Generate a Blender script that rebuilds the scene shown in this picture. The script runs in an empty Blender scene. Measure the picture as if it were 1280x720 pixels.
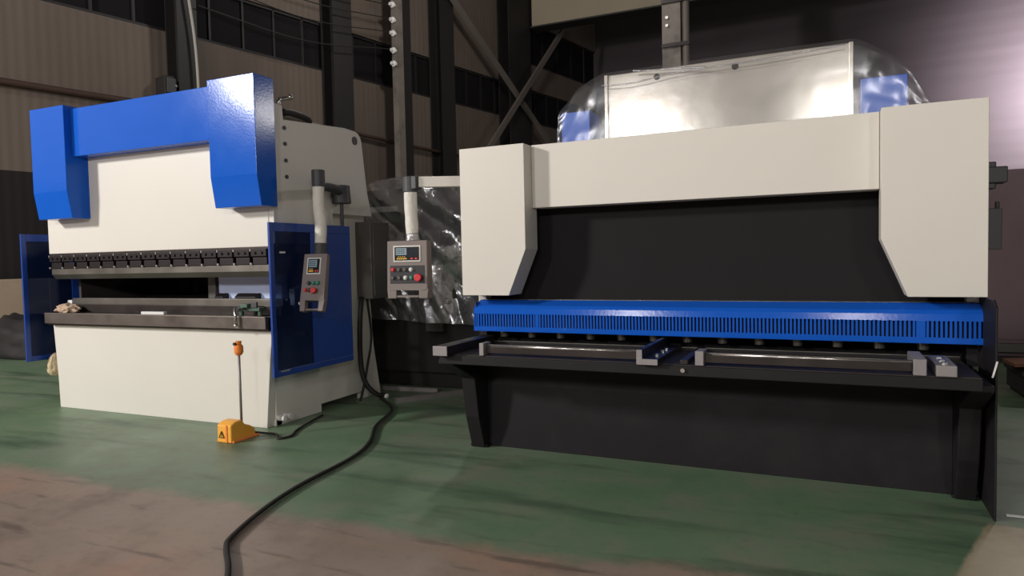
import bpy, bmesh, math, random
from mathutils import Vector, Matrix, noise
random.seed(7)
C = bpy.context.scene.collection
SC = bpy.context.scene
PI = math.pi

# ------------------------------------------------------------------ materials
def lin(c):
    return tuple(((v/255)/12.92 if v/255 <= .04045 else ((v/255+.055)/1.055)**2.4) for v in c)

def mat(name, rgb, rough=.5, metal=0., vary=.06, scale=6., coat=0., bump=0., bscale=40., spec=.5, rvary=.0,
        dirt=None, dirt_amt=.0, dirt_scale=3.):
    m = bpy.data.materials.new(name); m.use_nodes = True
    nt = m.node_tree; N = nt.nodes; L = nt.links
    b = N['Principled BSDF']
    tc = N.new('ShaderNodeTexCoord')
    no = N.new('ShaderNodeTexNoise'); no.inputs['Scale'].default_value = scale; no.inputs['Detail'].default_value = 5
    L.new(tc.outputs['Object'], no.inputs['Vector'])
    base = lin(rgb)
    mx = N.new('ShaderNodeMix'); mx.data_type = 'RGBA'
    mx.inputs['A'].default_value = (*[max(0, v*(1-vary)) for v in base], 1)
    mx.inputs['B'].default_value = (*[min(1, v*(1+vary)) for v in base], 1)
    L.new(no.outputs['Fac'], mx.inputs['Factor'])
    col = mx.outputs['Result']
    if dirt:
        n2 = N.new('ShaderNodeTexNoise'); n2.inputs['Scale'].default_value = dirt_scale; n2.inputs['Detail'].default_value = 8
        n2.inputs['Roughness'].default_value = .65
        L.new(tc.outputs['Object'], n2.inputs['Vector'])
        rp = N.new('ShaderNodeMapRange'); rp.inputs['From Min'].default_value = .5; rp.inputs['From Max'].default_value = .7
        rp.inputs['To Max'].default_value = dirt_amt
        L.new(n2.outputs['Fac'], rp.inputs['Value'])
        m2 = N.new('ShaderNodeMix'); m2.data_type = 'RGBA'
        L.new(rp.outputs['Result'], m2.inputs['Factor']); L.new(col, m2.inputs['A'])
        m2.inputs['B'].default_value = (*lin(dirt), 1)
        col = m2.outputs['Result']
    L.new(col, b.inputs['Base Color'])
    b.inputs['Metallic'].default_value = metal
    b.inputs['Roughness'].default_value = rough
    b.inputs['Specular IOR Level'].default_value = spec
    b.inputs['Coat Weight'].default_value = coat
    b.inputs['Coat Roughness'].default_value = .12
    if rvary:
        mr = N.new('ShaderNodeMapRange'); mr.inputs['To Min'].default_value = max(.02, rough-rvary); mr.inputs['To Max'].default_value = min(1, rough+rvary)
        L.new(no.outputs['Fac'], mr.inputs['Value']); L.new(mr.outputs['Result'], b.inputs['Roughness'])
    if bump:
        bn = N.new('ShaderNodeTexNoise'); bn.inputs['Scale'].default_value = bscale; bn.inputs['Detail'].default_value = 3
        L.new(tc.outputs['Object'], bn.inputs['Vector'])
        bu = N.new('ShaderNodeBump'); bu.inputs['Strength'].default_value = bump; bu.inputs['Distance'].default_value = .02
        L.new(bn.outputs['Fac'], bu.inputs['Height']); L.new(bu.outputs['Normal'], b.inputs['Normal'])
    return m

def film_mat(name, tint, amount, rough=.1, bump=.6, bscale=9., haze=.03):
    m = bpy.data.materials.new(name); m.use_nodes = True
    nt = m.node_tree; N = nt.nodes; L = nt.links
    N.remove(N['Principled BSDF']); out = N['Material Output']
    tr = N.new('ShaderNodeBsdfTransparent'); tr.inputs['Color'].default_value = (*tint, 1)
    gl = N.new('ShaderNodeBsdfGlossy'); gl.inputs['Color'].default_value = (.9, .9, .93, 1); gl.inputs['Roughness'].default_value = rough
    tc = N.new('ShaderNodeTexCoord')
    bn = N.new('ShaderNodeTexNoise'); bn.inputs['Scale'].default_value = bscale; bn.inputs['Detail'].default_value = 6
    bn.inputs['Distortion'].default_value = .3
    L.new(tc.outputs['Object'], bn.inputs['Vector'])
    bu = N.new('ShaderNodeBump'); bu.inputs['Strength'].default_value = bump; bu.inputs['Distance'].default_value = .05
    L.new(bn.outputs['Fac'], bu.inputs['Height']); L.new(bu.outputs['Normal'], gl.inputs['Normal'])
    mx = N.new('ShaderNodeMixShader'); mx.inputs[0].default_value = amount
    L.new(tr.outputs[0], mx.inputs[1]); L.new(gl.outputs[0], mx.inputs[2]); df = N.new('ShaderNodeBsdfDiffuse'); df.inputs['Color'].default_value = (.75, .74, .74, 1)
    m3 = N.new('ShaderNodeMixShader'); m3.inputs[0].default_value = haze
    L.new(mx.outputs[0], m3.inputs[1]); L.new(df.outputs[0], m3.inputs[2]); L.new(m3.outputs[0], out.inputs['Surface'])
    return m

def pane_mat(name, tint, body, amount):
    m = bpy.data.materials.new(name); m.use_nodes = True
    nt = m.node_tree; N = nt.nodes; L = nt.links
    b = N['Principled BSDF']; out = N['Material Output']
    b.inputs['Base Color'].default_value = (*lin(body), 1); b.inputs['Roughness'].default_value = .25
    tr = N.new('ShaderNodeBsdfTransparent'); tr.inputs['Color'].default_value = (*tint, 1)
    mx = N.new('ShaderNodeMixShader'); mx.inputs[0].default_value = amount
    L.new(tr.outputs[0], mx.inputs[1]); L.new(b.outputs[0], mx.inputs[2]); L.new(mx.outputs[0], out.inputs['Surface'])
    return m

def emit_mat(name, rgb, strength):
    m = mat(name, rgb, .3, vary=.1, scale=60)
    b = m.node_tree.nodes['Principled BSDF']
    b.inputs['Emission Color'].default_value = (*lin(rgb), 1); b.inputs['Emission Strength'].default_value = strength
    return m

M = {}
M['cream'] = mat('cream_paint', (222, 217, 206), .42, vary=.03, scale=2, spec=.4, bump=.03, bscale=300)
M['blue'] = mat('blue_paint', (25, 92, 196), .15, vary=.05, scale=5, spec=.17, bump=.02, bscale=60, rvary=.03)
M['cover_blue'] = mat('glossy_blue_paint', (24, 92, 200), .32, vary=.05, scale=5, spec=.6)
M['guard_blue'] = mat('guard_blue_paint', (22, 66, 152), .35, vary=.05, scale=5)
M['black'] = mat('black_paint', (27, 24, 26), .62, vary=.2, scale=3, rvary=.1, dirt=(72, 64, 68), dirt_amt=.15, dirt_scale=2.2, spec=.3)
M['matte_black'] = mat('matte_black_paint', (34, 32, 33), .8, vary=.1, scale=3, spec=.2)
M['dark_steel'] = mat('dark_oiled_steel', (70, 64, 62), .38, .75, vary=.25, scale=5, rvary=.1, dirt=(40, 34, 32), dirt_amt=.5)
M['table_steel'] = mat('worn_table_steel', (108, 100, 94), .45, .6, vary=.2, scale=5, rvary=.1, dirt=(48, 40, 38), dirt_amt=.5)
M['table_dark'] = mat('oily_dark_table', (52, 46, 45), .6, vary=.3, scale=4, spec=.25)
M['tool_steel'] = mat('tool_steel', (128, 124, 116), .36, .8, vary=.15, scale=5, rvary=.1)
M['clamp'] = mat('clamp_steel', (42, 36, 37), .4, .5, vary=.25, scale=9)
M['bright_steel'] = mat('bright_steel', (200, 196, 190), .25, .9, vary=.1, scale=8)
M['rough_steel'] = mat('milled_steel', (150, 144, 143), .5, .5, vary=.15, scale=14)
M['sheet'] = mat('galvanised_sheet', (200, 193, 182), .2, .42, vary=.05, scale=4, rvary=.05, bump=.04, bscale=5)
M['grey'] = mat('grey_paint', (92, 88, 84), .5, vary=.06)
M['grey_dark'] = mat('dark_grey_plastic', (66, 66, 68), .5, vary=.08)
M['housing'] = mat('taupe_grey_plastic', (130, 118, 113), .5, vary=.05)
M['panel_dark'] = mat('dark_keypad', (44, 42, 46), .5, vary=.1)
M['white_wrap'] = mat('white_foam_wrap', (226, 222, 212), .6, vary=.08, scale=20, bump=.4, bscale=30)
M['white'] = mat('white_plastic', (232, 230, 226), .4, vary=.03)
M['orange'] = mat('orange_plastic', (255, 178, 66), .45, vary=.06, scale=12)
M['orange_red'] = mat('orange_red_plastic', (244, 140, 62), .4, vary=.06, scale=12)
M['red'] = mat('red_plastic', (214, 44, 50), .35, vary=.05)
M['green_key'] = mat('green_plastic', (60, 140, 118), .4, vary=.05)
M['teal_tool'] = mat('green_grey_tool_paint', (74, 98, 84), .5, vary=.15, scale=20)
M['rubber'] = mat('black_rubber', (34, 30, 28), .6, vary=.15, scale=20)
M['cloth'] = mat('stained_cloth', (206, 186, 150), .9, vary=.25, scale=14, bump=.5, bscale=60)
M['pink_cloth'] = mat('pinkish_rag', (186, 160, 136), .9, vary=.35, scale=22, bump=.5, bscale=60)
M['pale_blue'] = mat('pale_blue_paint', (200, 212, 245), .5, vary=.06)
M['yellow'] = emit_mat('amber_key', (230, 180, 60), .25)
M['lcd'] = emit_mat('lit_screen', (120, 140, 150), .18)
M['lcd_dark'] = mat('dark_screen_glass', (36, 40, 44), .15, vary=.1)
M['red_led'] = emit_mat('red_led', (230, 60, 60), .3)
M['film'] = film_mat('clear_plastic_film', (.95, .95, .95), .06, .2, .06, 3.)
M['film_heavy'] = film_mat('crumpled_plastic_film', (.85, .85, .88), .34, .2, .8, 4., .09)
M['pane'] = pane_mat('smoked_blue_pane', (.36, .42, .55), (24, 44, 92), .4)
M['beige'] = mat('beige_board', (172, 152, 130), .8, vary=.12, scale=5)
M['tarp'] = mat('dark_tarpaulin', (36, 32, 32), .7, vary=.2, scale=4)
M['rust'] = mat('rusty_board', (128, 82, 58), .8, vary=.3, scale=6)
M['purple_brown'] = mat('purple_brown_paint', (112, 92, 96), .7, vary=.2, scale=3)
M['brown_dark'] = mat('dark_brown_paint', (50, 42, 43), .7, vary=.2, scale=3)
M['col_dark'] = mat('dark_steel_column_paint', (36, 33, 32), .6, vary=.15, scale=3)
M['col_grey'] = mat('grey_steel_column_paint', (120, 112, 104), .6, vary=.2, scale=3, dirt=(46, 40, 38), dirt_amt=.8, dirt_scale=1.2)
M['brace'] = mat('brace_steel', (104, 96, 90), .6, vary=.15, scale=3)
M['pipe'] = mat('rusty_pipe', (70, 50, 42), .7, vary=.2)
M['cable_white'] = mat('pale_cable', (170, 166, 158), .6)

def wall_mat(name, rgb_lo, rgb_up, z_split, axis, period, rgb_win=None):
    """sheet cladding: ribs along `axis` ('U' vertical ribs counted along the wall, 'Z' horizontal ribs)"""
    m = bpy.data.materials.new(name); m.use_nodes = True
    nt = m.node_tree; N = nt.nodes; L = nt.links; b = N['Principled BSDF']
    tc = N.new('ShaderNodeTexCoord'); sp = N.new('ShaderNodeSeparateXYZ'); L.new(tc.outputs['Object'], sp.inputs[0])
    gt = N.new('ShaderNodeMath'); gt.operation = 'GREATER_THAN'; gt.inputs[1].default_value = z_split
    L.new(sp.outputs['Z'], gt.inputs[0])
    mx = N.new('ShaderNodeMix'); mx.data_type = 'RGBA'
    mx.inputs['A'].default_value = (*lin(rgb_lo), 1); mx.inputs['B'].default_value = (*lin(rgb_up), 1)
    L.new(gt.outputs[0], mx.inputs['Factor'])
    no = N.new('ShaderNodeTexNoise'); no.inputs['Scale'].default_value = .9; no.inputs['Detail'].default_value = 6
    mp = N.new('ShaderNodeMapping'); mp.inputs['Scale'].default_value = (1.5, 1.5, .35) if axis == 'U' else (.3, .3, 2.)
    L.new(tc.outputs['Object'], mp.inputs[0]); L.new(mp.outputs[0], no.inputs['Vector'])
    mr = N.new('ShaderNodeMapRange'); mr.inputs['To Min'].default_value = .75; mr.inputs['To Max'].default_value = 1.25
    L.new(no.outputs['Fac'], mr.inputs['Value'])
    ml = N.new('ShaderNodeMix'); ml.data_type = 'RGBA'; ml.blend_type = 'MULTIPLY'; ml.inputs['Factor'].default_value = 1
    L.new(mx.outputs['Result'], ml.inputs['A']); L.new(mr.outputs['Result'], ml.inputs['B'])
    L.new(ml.outputs['Result'], b.inputs['Base Color'])
    wv = N.new('ShaderNodeMath'); wv.operation = 'MULTIPLY'; wv.inputs[1].default_value = 2*PI/period
    L.new(sp.outputs['X' if axis == 'U' else 'Z'], wv.inputs[0])
    sn = N.new('ShaderNodeMath'); sn.operation = 'SINE'; L.new(wv.outputs[0], sn.inputs[0])
    bu = N.new('ShaderNodeBump'); bu.inputs['Strength'].default_value = .07; bu.inputs['Distance'].default_value = .03
    L.new(sn.outputs[0], bu.inputs['Height']); L.new(bu.outputs['Normal'], b.inputs['Normal'])
    b.inputs['Roughness'].default_value = .65; b.inputs['Specular IOR Level'].default_value = .3
    return m

def floor_mat():
    m = bpy.data.materials.new('painted_concrete'); m.use_nodes = True
    nt = m.node_tree; N = nt.nodes; L = nt.links; b = N['Principled BSDF']
    tc = N.new('ShaderNodeTexCoord'); sp = N.new('ShaderNodeSeparateXYZ'); L.new(tc.outputs['Object'], sp.inputs[0])
    def nz(scale, detail=6, rough=.55, vec=None):
        n = N.new('ShaderNodeTexNoise'); n.inputs['Scale'].default_value = scale; n.inputs['Detail'].default_value = detail
        n.inputs['Roughness'].default_value = rough; L.new(vec or tc.outputs['Object'], n.inputs['Vector']); return n.outputs['Fac']
    def math_(op, a, b_=None):
        n = N.new('ShaderNodeMath'); n.operation = op
        for i, v in enumerate((a, b_)):
            if v is None: continue
            if isinstance(v, (int, float)): n.inputs[i].default_value = v
            else: L.new(v, n.inputs[i])
        return n.outputs[0]
    def rng(v, a, b_, c=0, d=1):
        n = N.new('ShaderNodeMapRange'); n.inputs['From Min'].default_value = a; n.inputs['From Max'].default_value = b_
        n.inputs['To Min'].default_value = c; n.inputs['To Max'].default_value = d; L.new(v, n.inputs['Value']); return n.outputs['Result']
    def mix(f, A, B):
        n = N.new('ShaderNodeMix'); n.data_type = 'RGBA'; L.new(f, n.inputs['Factor'])
        for k, v in (('A', A), ('B', B)):
            if isinstance(v, tuple): n.inputs[k].default_value = (*lin(v), 1)
            else: L.new(v, n.inputs[k])
        return n.outputs['Result']
    big = nz(.55, 5); mid = nz(2.2, 7, .65); fine = nz(14, 6, .7)
    green = mix(rng(big, .35, .65), (96, 126, 95), (118, 134, 110))
    green = mix(rng(mid, .48, .75, 0, .75), green, (126, 124, 110))
    green = mix(rng(fine, .55, .8, 0, .4), green, (64, 84, 64))
    # scuffed long streaks
    mp = N.new('ShaderNodeMapping'); mp.inputs['Scale'].default_value = (.5, 2.6, 1); mp.inputs['Rotation'].default_value = (0, 0, .15)
    L.new(tc.outputs['Object'], mp.inputs[0])
    stv = nz(1.3, 7, .6, mp.outputs[0])
    green = mix(rng(stv, .52, .70, 0, .85), green, (60, 82, 64))
    conc = mix(rng(big, .3, .7), (142, 127, 114), (154, 135, 121))
    conc = mix(rng(mid, .5, .72, 0, .8), conc, (112, 98, 88))
    conc = mix(rng(stv, .5, .7, 0, .6), conc, (160, 136, 118))
    conc = mix(rng(nz(.9, 4), .56, .7, 0, .6), conc, (168, 128, 106))
    mp2 = N.new('ShaderNodeMapping'); mp2.inputs['Scale'].default_value = (.8, 5., 1); mp2.inputs['Rotation'].default_value = (0, 0, .5)
    L.new(tc.outputs['Object'], mp2.inputs[0])
    conc = mix(rng(nz(1.7, 6, .6, mp2.outputs[0]), .58, .68, 0, .6), conc, (84, 74, 66))
    conc = mix(rng(fine, .55, .8, 0, .45), conc, (94, 82, 74))
    # paint edge: runs along X at Y = 2.83, scuffed
    edge = math_('ADD', sp.outputs['Y'], math_('MULTIPLY', math_('SUBTRACT', mid, .5), .5))
    edge = math_('SUBTRACT', edge, rng(sp.outputs['X'], -1.2, .3, 0, .2))
    f = rng(edge, 2.76, 2.9)
    col = mix(f, conc, green)
    # bare patch on the right
    px = math_('SUBTRACT', sp.outputs['X'], math_('MULTIPLY', math_('SUBTRACT', sp.outputs['Y'], 3.25), .354))
    px = math_('ADD', px, math_('MULTIPLY', math_('SUBTRACT', fine, .5), .05))
    pe = math_('MULTIPLY', rng(px, .515, .535), rng(math_('ADD', sp.outputs['Y'], math_('MULTIPLY', math_('SUBTRACT', fine, .5), .1)), 3.95, 3.91))
    col = mix(pe, col, mix(rng(mid, .4, .65), (176, 164, 138), (150, 136, 112)))
    L.new(col, b.inputs['Base Color'])
    L.new(rng(mid, .3, .7, .34, .55), b.inputs['Roughness'])
    b.inputs['Specular IOR Level'].default_value = .4
    bu = N.new('ShaderNodeBump'); bu.inputs['Strength'].default_value = .12; bu.inputs['Distance'].default_value = .01
    L.new(fine, bu.inputs['Height']); L.new(bu.outputs['Normal'], b.inputs['Normal'])
    return m

# ------------------------------------------------------------------ mesh helpers
def bx(bm, x0, x1, y0, y1, z0, z1):
    v = [bm.verts.new((x, y, z)) for x in (x0, x1) for y in (y0, y1) for z in (z0, z1)]
    for f in ((0, 1, 3, 2), (4, 6, 7, 5), (0, 4, 5, 1), (2, 3, 7, 6), (0, 2, 6, 4), (1, 5, 7, 3)):
        bm.faces.new([v[i] for i in f])

def prism(bm, prof, axis, a0, a1):
    """profile of 2-D points extruded along axis; axis X: (y,z), Y: (x,z), Z: (x,y)"""
    def P(p, a):
        return {'X': (a, p[0], p[1]), 'Y': (p[0], a, p[1]), 'Z': (p[0], p[1], a)}[axis]
    A = [bm.verts.new(P(p, a0)) for p in prof]; B = [bm.verts.new(P(p, a1)) for p in prof]
    n = len(prof)
    bm.faces.new(A); bm.faces.new(B[::-1])
    for i in range(n):
        bm.faces.new((A[i], B[i], B[(i+1) % n], A[(i+1) % n]))

def cyl(bm, p0, p1, r0, r1=None, n=20):
    r1 = r0 if r1 is None else r1
    p0 = Vector(p0); p1 = Vector(p1); d = (p1-p0).normalized()
    u = d.orthogonal().normalized(); w = d.cross(u)
    A = [bm.verts.new(p0+(u*math.cos(2*PI*i/n)+w*math.sin(2*PI*i/n))*r0) for i in range(n)]
    B = [bm.verts.new(p1+(u*math.cos(2*PI*i/n)+w*math.sin(2*PI*i/n))*r1) for i in range(n)]
    bm.faces.new(A[::-1]); bm.faces.new(B)
    for i in range(n):
        bm.faces.new((A[i], A[(i+1) % n], B[(i+1) % n], B[i]))

def smooth_path(pts, k=6):
    P = [Vector(p) for p in pts]; P = [P[0]*2-P[1]]+P+[P[-1]*2-P[-2]]
    out = []
    for i in range(1, len(P)-2):
        for j in range(k):
            t = j/k; a, b, c, d = P[i-1], P[i], P[i+1], P[i+2]
            out.append(.5*((2*b)+(c-a)*t+(2*a-5*b+4*c-d)*t*t+(3*b-a-3*c+d)*t**3))
    out.append(P[-2]); return out

def tube(bm, pts, r, n=10, smooth=6, wob=0):
    path = smooth_path(pts, smooth) if smooth else [Vector(p) for p in pts]
    rings = []; u = None
    for i, p in enumerate(path):
        d = (path[min(i+1, len(path)-1)]-path[max(i-1, 0)]).normalized()
        u = d.orthogonal().normalized() if u is None else (u-d*u.dot(d)).normalized()
        w = d.cross(u); rr = r*(1+wob*noise.noise(p*18))
        rings.append([bm.verts.new(p+(u*math.cos(2*PI*k/n)+w*math.sin(2*PI*k/n))*rr) for k in range(n)])
    for a, b in zip(rings, rings[1:]):
        for k in range(n):
            bm.faces.new((a[k], a[(k+1) % n], b[(k+1) % n], b[k]))
    bm.faces.new(rings[0][::-1]); bm.faces.new(rings[-1])

def sph(bm, c, r, sx=1, sy=1, sz=1, seg=20):
    res = bmesh.ops.create_uvsphere(bm, u_segments=seg, v_segments=seg//2, radius=r)
    for v in res['verts']:
        v.co = Vector((v.co.x*sx, v.co.y*sy, v.co.z*sz))+Vector(c)

BASE = {}
def thing(name, label, cat, loc, rotz=0., group=None, real=None):
    o = bpy.data.objects.new(name, None); C.objects.link(o); o.empty_display_size = .1
    o.location = real if real is not None else loc
    o.rotation_euler = (0, 0, rotz)
    o['label'] = label; o['category'] = cat
    if group: o['group'] = group
    BASE[o.name] = Vector(loc)
    return o

def obj(name, bm, m, parent=None, bev=0., smooth=False, seg=2, mtx=None, label=None):
    """link the bmesh as ONE object; coordinates are hall coordinates, moved into the parent thing's frame"""
    if mtx is not None: bmesh.ops.transform(bm, matrix=mtx, verts=bm.verts)
    off = Vector((0, 0, 0)); p = parent
    if p is not None:
        while p.parent is not None: p = p.parent
        off = BASE[p.name]
    else:
        off = Vector((0, 0, 0))
        xs = [v.co for v in bm.verts]
        off = Vector((sum(v.x for v in xs)/len(xs), sum(v.y for v in xs)/len(xs), min(v.z for v in xs)))
    for v in bm.verts: v.co -= off
    bmesh.ops.recalc_face_normals(bm, faces=bm.faces)
    me = bpy.data.meshes.new(name); bm.to_mesh(me); bm.free()
    me.materials.append(m)
    if smooth:
        for f in me.polygons: f.use_smooth = True
    o = bpy.data.objects.new(name, me); C.objects.link(o)
    if parent is not None: o.parent = parent
    else: o.location = off
    if bev:
        b = o.modifiers.new('edge', 'BEVEL'); b.width = bev; b.segments = seg; b.limit_method = 'ANGLE'; b.angle_limit = .6
    if label: o['label'] = label
    return o

def tag(o, label, cat, group=None):
    o['label'] = label; o['category'] = cat
    if group: o['group'] = group
    return o

def struct(name, bm, m):
    o = obj(name, bm, m); o['kind'] = 'structure'; return o

def box_obj(name, m, parent, dims, bev=.004, **k):
    bm = bmesh.new(); bx(bm, *dims); return obj(name, bm, m, parent, bev, **k)

# ------------------------------------------------------------------ camera
cd = bpy.data.cameras.new('camera'); cam = bpy.data.objects.new('camera', cd); C.objects.link(cam)
r_ = Vector((.91489141, .40311364, -.02175068)); u_ = Vector((.00243629, .04836407, .9988268)); f_ = Vector((-.40369266, .91387106, -.04326577))
mw = Matrix((r_, u_, -f_)).transposed().to_4x4(); mw.translation = (0, 0, 1.341)
cam.matrix_world = mw
cd.sensor_width = 36; cd.lens = 858.21/1280*36; cd.clip_end = 200
SC.camera = cam

# ------------------------------------------------------------------ the hall
th = math.radians(13); WD = Vector((math.sin(th), math.cos(th), 0)); WN = Vector((math.cos(th), -math.sin(th), 0))
P0 = Vector((-13.03, 7.37, 0))
def wp(s, out, z): return P0+WD*s+WN*out+Vector((0, 0, z))
S0, S1_ = -14., 21.2
bm = bmesh.new(); bx(bm, -30, 12, -14, 30, -.2, 0); bmesh.ops.translate(bm, verts=bm.verts, vec=(0, 0, 0))
fl = struct('floor', bm, floor_mat())
# keep the paint pattern in hall coordinates
for v in fl.data.vertices: v.co += fl.location
fl.location = (0, 0, 0)

Mw = Matrix.Translation(P0) @ Matrix.Rotation(PI/2-th, 4, 'Z')       # local x along the wall, local -y into the hall
def wall_obj(name, bm, m, mtx):
    me = bpy.data.meshes.new(name); bmesh.ops.recalc_face_normals(bm, faces=bm.faces); bm.to_mesh(me); bm.free(); me.materials.append(m)
    o = bpy.data.objects.new(name, me); C.objects.link(o); o.matrix_world = mtx; o['kind'] = 'structure'; return o
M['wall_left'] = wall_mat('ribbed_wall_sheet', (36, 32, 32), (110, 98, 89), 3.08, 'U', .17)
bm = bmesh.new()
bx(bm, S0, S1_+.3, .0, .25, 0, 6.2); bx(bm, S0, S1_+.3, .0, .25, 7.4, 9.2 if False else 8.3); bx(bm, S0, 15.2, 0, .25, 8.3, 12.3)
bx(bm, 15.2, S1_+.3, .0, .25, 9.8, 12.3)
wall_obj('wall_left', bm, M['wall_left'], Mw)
M['glass_dark'] = mat('grimy_dark_glass', (26, 24, 27), .8, vary=.3, scale=1.5, spec=.2)
# window bands, one per bay
def window(n, s0, s1, z0, z1, nm):
    bm = bmesh.new(); bx(bm, s0, s1, .10, .13, z0, z1)
    g = wall_obj('window_%d' % n, bm, M['glass_dark'], Mw)
    bm = bmesh.new()
    for k in range(nm+1):
        x = s0+(s1-s0)*k/nm; bx(bm, x-.025, x+.025, .05, .11, z0, z1)
    bx(bm, s0, s1, .02, .11, z0, z0+.06); bx(bm, s0, s1, .05, .11, z1-.06, z1)
    me = bpy.data.meshes.new('window_frame'); bmesh.ops.recalc_face_normals(bm, faces=bm.faces); bm.to_mesh(me); bm.free(); me.materials.append(M['col_dark'])
    f = bpy.data.objects.new('window_frame', me); C.objects.link(f); f.parent = g
bays = [-4.7, -.7, 3.3, 7.35, 11.3, 15.0, 19.0, 21.2]
for i in range(len(bays)-1): window(i+1, bays[i], bays[i+1], 6.2, 7.4, 5)
window(8, 15.2, 21.2, 8.3, 9.8, 6)

CORN = Vector((-8.3, 27.88, 0)); th2 = math.radians(6)
Mb = Matrix.Translation(CORN) @ Matrix.Rotation(-th2, 4, 'Z')
M['wall_back'] = wall_mat('ribbed_back_wall_sheet', (54, 42, 46), (74, 66, 70), 3.2, 'Z', .42)
bm = bmesh.new(); bx(bm, -.3, 26, 0, .25, 0, 12.3); wall_obj('wall_back', bm, M['wall_back'], Mb)
bm = bmesh.new(); bx(bm, -30, 20, -14, 30, 12.3, 12.5); struct('ceiling', bm, M['brown_dark'])

# steel columns on the left wall
def i_column(label, s, w, m, z1=12.2, out=.32):
    t = thing('steel_column', label, 'column', wp(s, 0.2, 0), PI/2-th, 'steel columns along the left wall')
    BASE[t.name] = Vector((0, 0, 0))
    bm = bmesh.new(); h = w/2
    bx(bm, -h, h, -out+.02, -out+.05, 0, z1); bx(bm, -h, h, .15, .18, 0, z1); bx(bm, -.02, .02, -out+.05, .15, 0, z1)
    obj('shaft', bm, m, t)
    bm = bmesh.new(); bx(bm, -h-.08, h+.08, -out-.06, .18, 0, .04); obj('base_plate', bm, m, t)
    return t
i_column('dark steel wall column rising behind the blue beam of the left machine', 3.3, .42, M['col_dark'])
i_column('dark steel wall column just left of the pale pole with insulators', 7.35, .6, M['col_dark'])
i_column('dark steel wall column just right of the pale pole with insulators', 11.3, .6, M['col_dark'])
i_column('widest dark steel wall column, where the crossed braces meet', 15.0, 1.25, M['col_dark'])

# pale pole with insulators
t = thing('service_pole', 'pale steel pole with a row of small insulators, behind the left machine', 'pole', wp(9.05, .75, 0), PI/2-th); BASE[t.name] = Vector((0, 0, 0))
bm = bmesh.new(); bx(bm, -.16, .07, -.1, .1, 0, 12.2); obj('shaft', bm, M['col_grey'], t)
bm = bmesh.new(); bx(bm, .09, .46, .0, .3, 0, 12.2); obj('backing_channel', bm, M['col_dark'], t)
for z in (8.15, 7.75, 7.4, 6.95, 6.6):
    bm = bmesh.new(); cyl(bm, (-.16, -.05, z), (-.34, -.05, z), .045, .045, 12); cyl(bm, (-.22, -.05, z), (-.26, -.05, z), .08, .08, 12)
    obj('insulator', bm, M['white'], t, smooth=False)
for k, (za, zb) in enumerate(((8.1, 8.6), (7.75, 8.2), (7.4, 7.7), (6.95, 7.1))):
    bm = bmesh.new(); a = wp(8.66, .8, za); b = wp(3.5, .6, zb-.4); mid = (a+b)/2-Vector((0, 0, .25))
    tube(bm, [a, mid, b], .014, 6, 10)
    o = tag(obj('overhead_wire', bm, M['rubber']), ('topmost', 'second', 'third', 'lowest')[k]+' of the thin dark wires running to the pole insulators', 'wire', 'overhead wires')

# wall pipe, dangling cable, small wall lantern box
bm = bmesh.new(); tube(bm, [wp(-6, .12, 4.6), wp(0, .12, 4.6), wp(2.9, .12, 4.62)], .06, 10, 3)
tag(obj('wall_pipe', bm, M['pipe'], smooth=True), 'thin rusty pipe along the pale ribbed wall at the left edge', 'pipe')
bm = bmesh.new(); tube(bm, [wp(7.7, .12, 4.75), wp(11, .14, 4.6), wp(17, .12, 4.5)], .05, 8, 3)
tag(obj('wall_pipe', bm, M['pipe'], smooth=True), 'thin dark pipe on the wall between the two machines', 'pipe')
bm = bmesh.new(); tube(bm, [wp(3.15, .62, 8.4), wp(3.24, .62, 7.2), wp(3.38, .62, 6.), wp(3.42, .62, 5.), wp(3.40, .62, 4.)], .028, 8, 6)
tag(obj('hanging_cable', bm, M['cable_white'], smooth=True), 'pale cable hanging down the dark column behind the blue beam', 'cable')
t = thing('wall_switch_box', 'small dark electrical box on the wall just above the blue beam', 'electrical box', wp(2.97, .2, 4.75), PI/2-th); BASE[t.name] = Vector((0, 0, 0))
bm = bmesh.new(); bx(bm, -.13, .13, -.2, .2, 0.05, .45); obj('body', bm, M['col_dark'], t, .02)
bm = bmesh.new(); bx(bm, -.10, .10, -.23, -.2, .1, .40); obj('lid', bm, M['grey_dark'], t, .01)
bm = bmesh.new(); cyl(bm, (.08, -.25, .25), (.08, -.2, .25), .025); obj('latch', bm, M['bright_steel'], t)

# crossed braces
def bar3(bm, a, b, w, d, side):
    a = Vector(a); b = Vector(b); x = (b-a).normalized(); y = side.normalized(); z = x.cross(y).normalized()
    vs = []
    for p in (a, b):
        for sy, sz in ((-1, -1), (1, -1), (1, 1), (-1, 1)): vs.append(bm.verts.new(p+y*d/2*sy+z*w/2*sz))
    for f in ((0, 1, 2, 3), (7, 6, 5, 4), (0, 4, 5, 1), (1, 5, 6, 2), (2, 6, 7, 3), (3, 7, 4, 0)): bm.faces.new([vs[i] for i in f])
bm = bmesh.new(); bar3(bm, wp(10.95, .66, 9.4), wp(16.5, .66, 5.4), .17, .1, WN)
tag(obj('diagonal_brace', bm, M['brace']), 'crossed steel brace sloping down to the right', 'brace', 'crossed wall braces')
bm = bmesh.new(); bar3(bm, wp(18.9, .80, 11.3), wp(12.6, .80, 4.6), .17, .1, WN)
tag(obj('diagonal_brace', bm, M['brace']), 'crossed steel brace sloping down to the left', 'brace', 'crossed wall braces')

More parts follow.
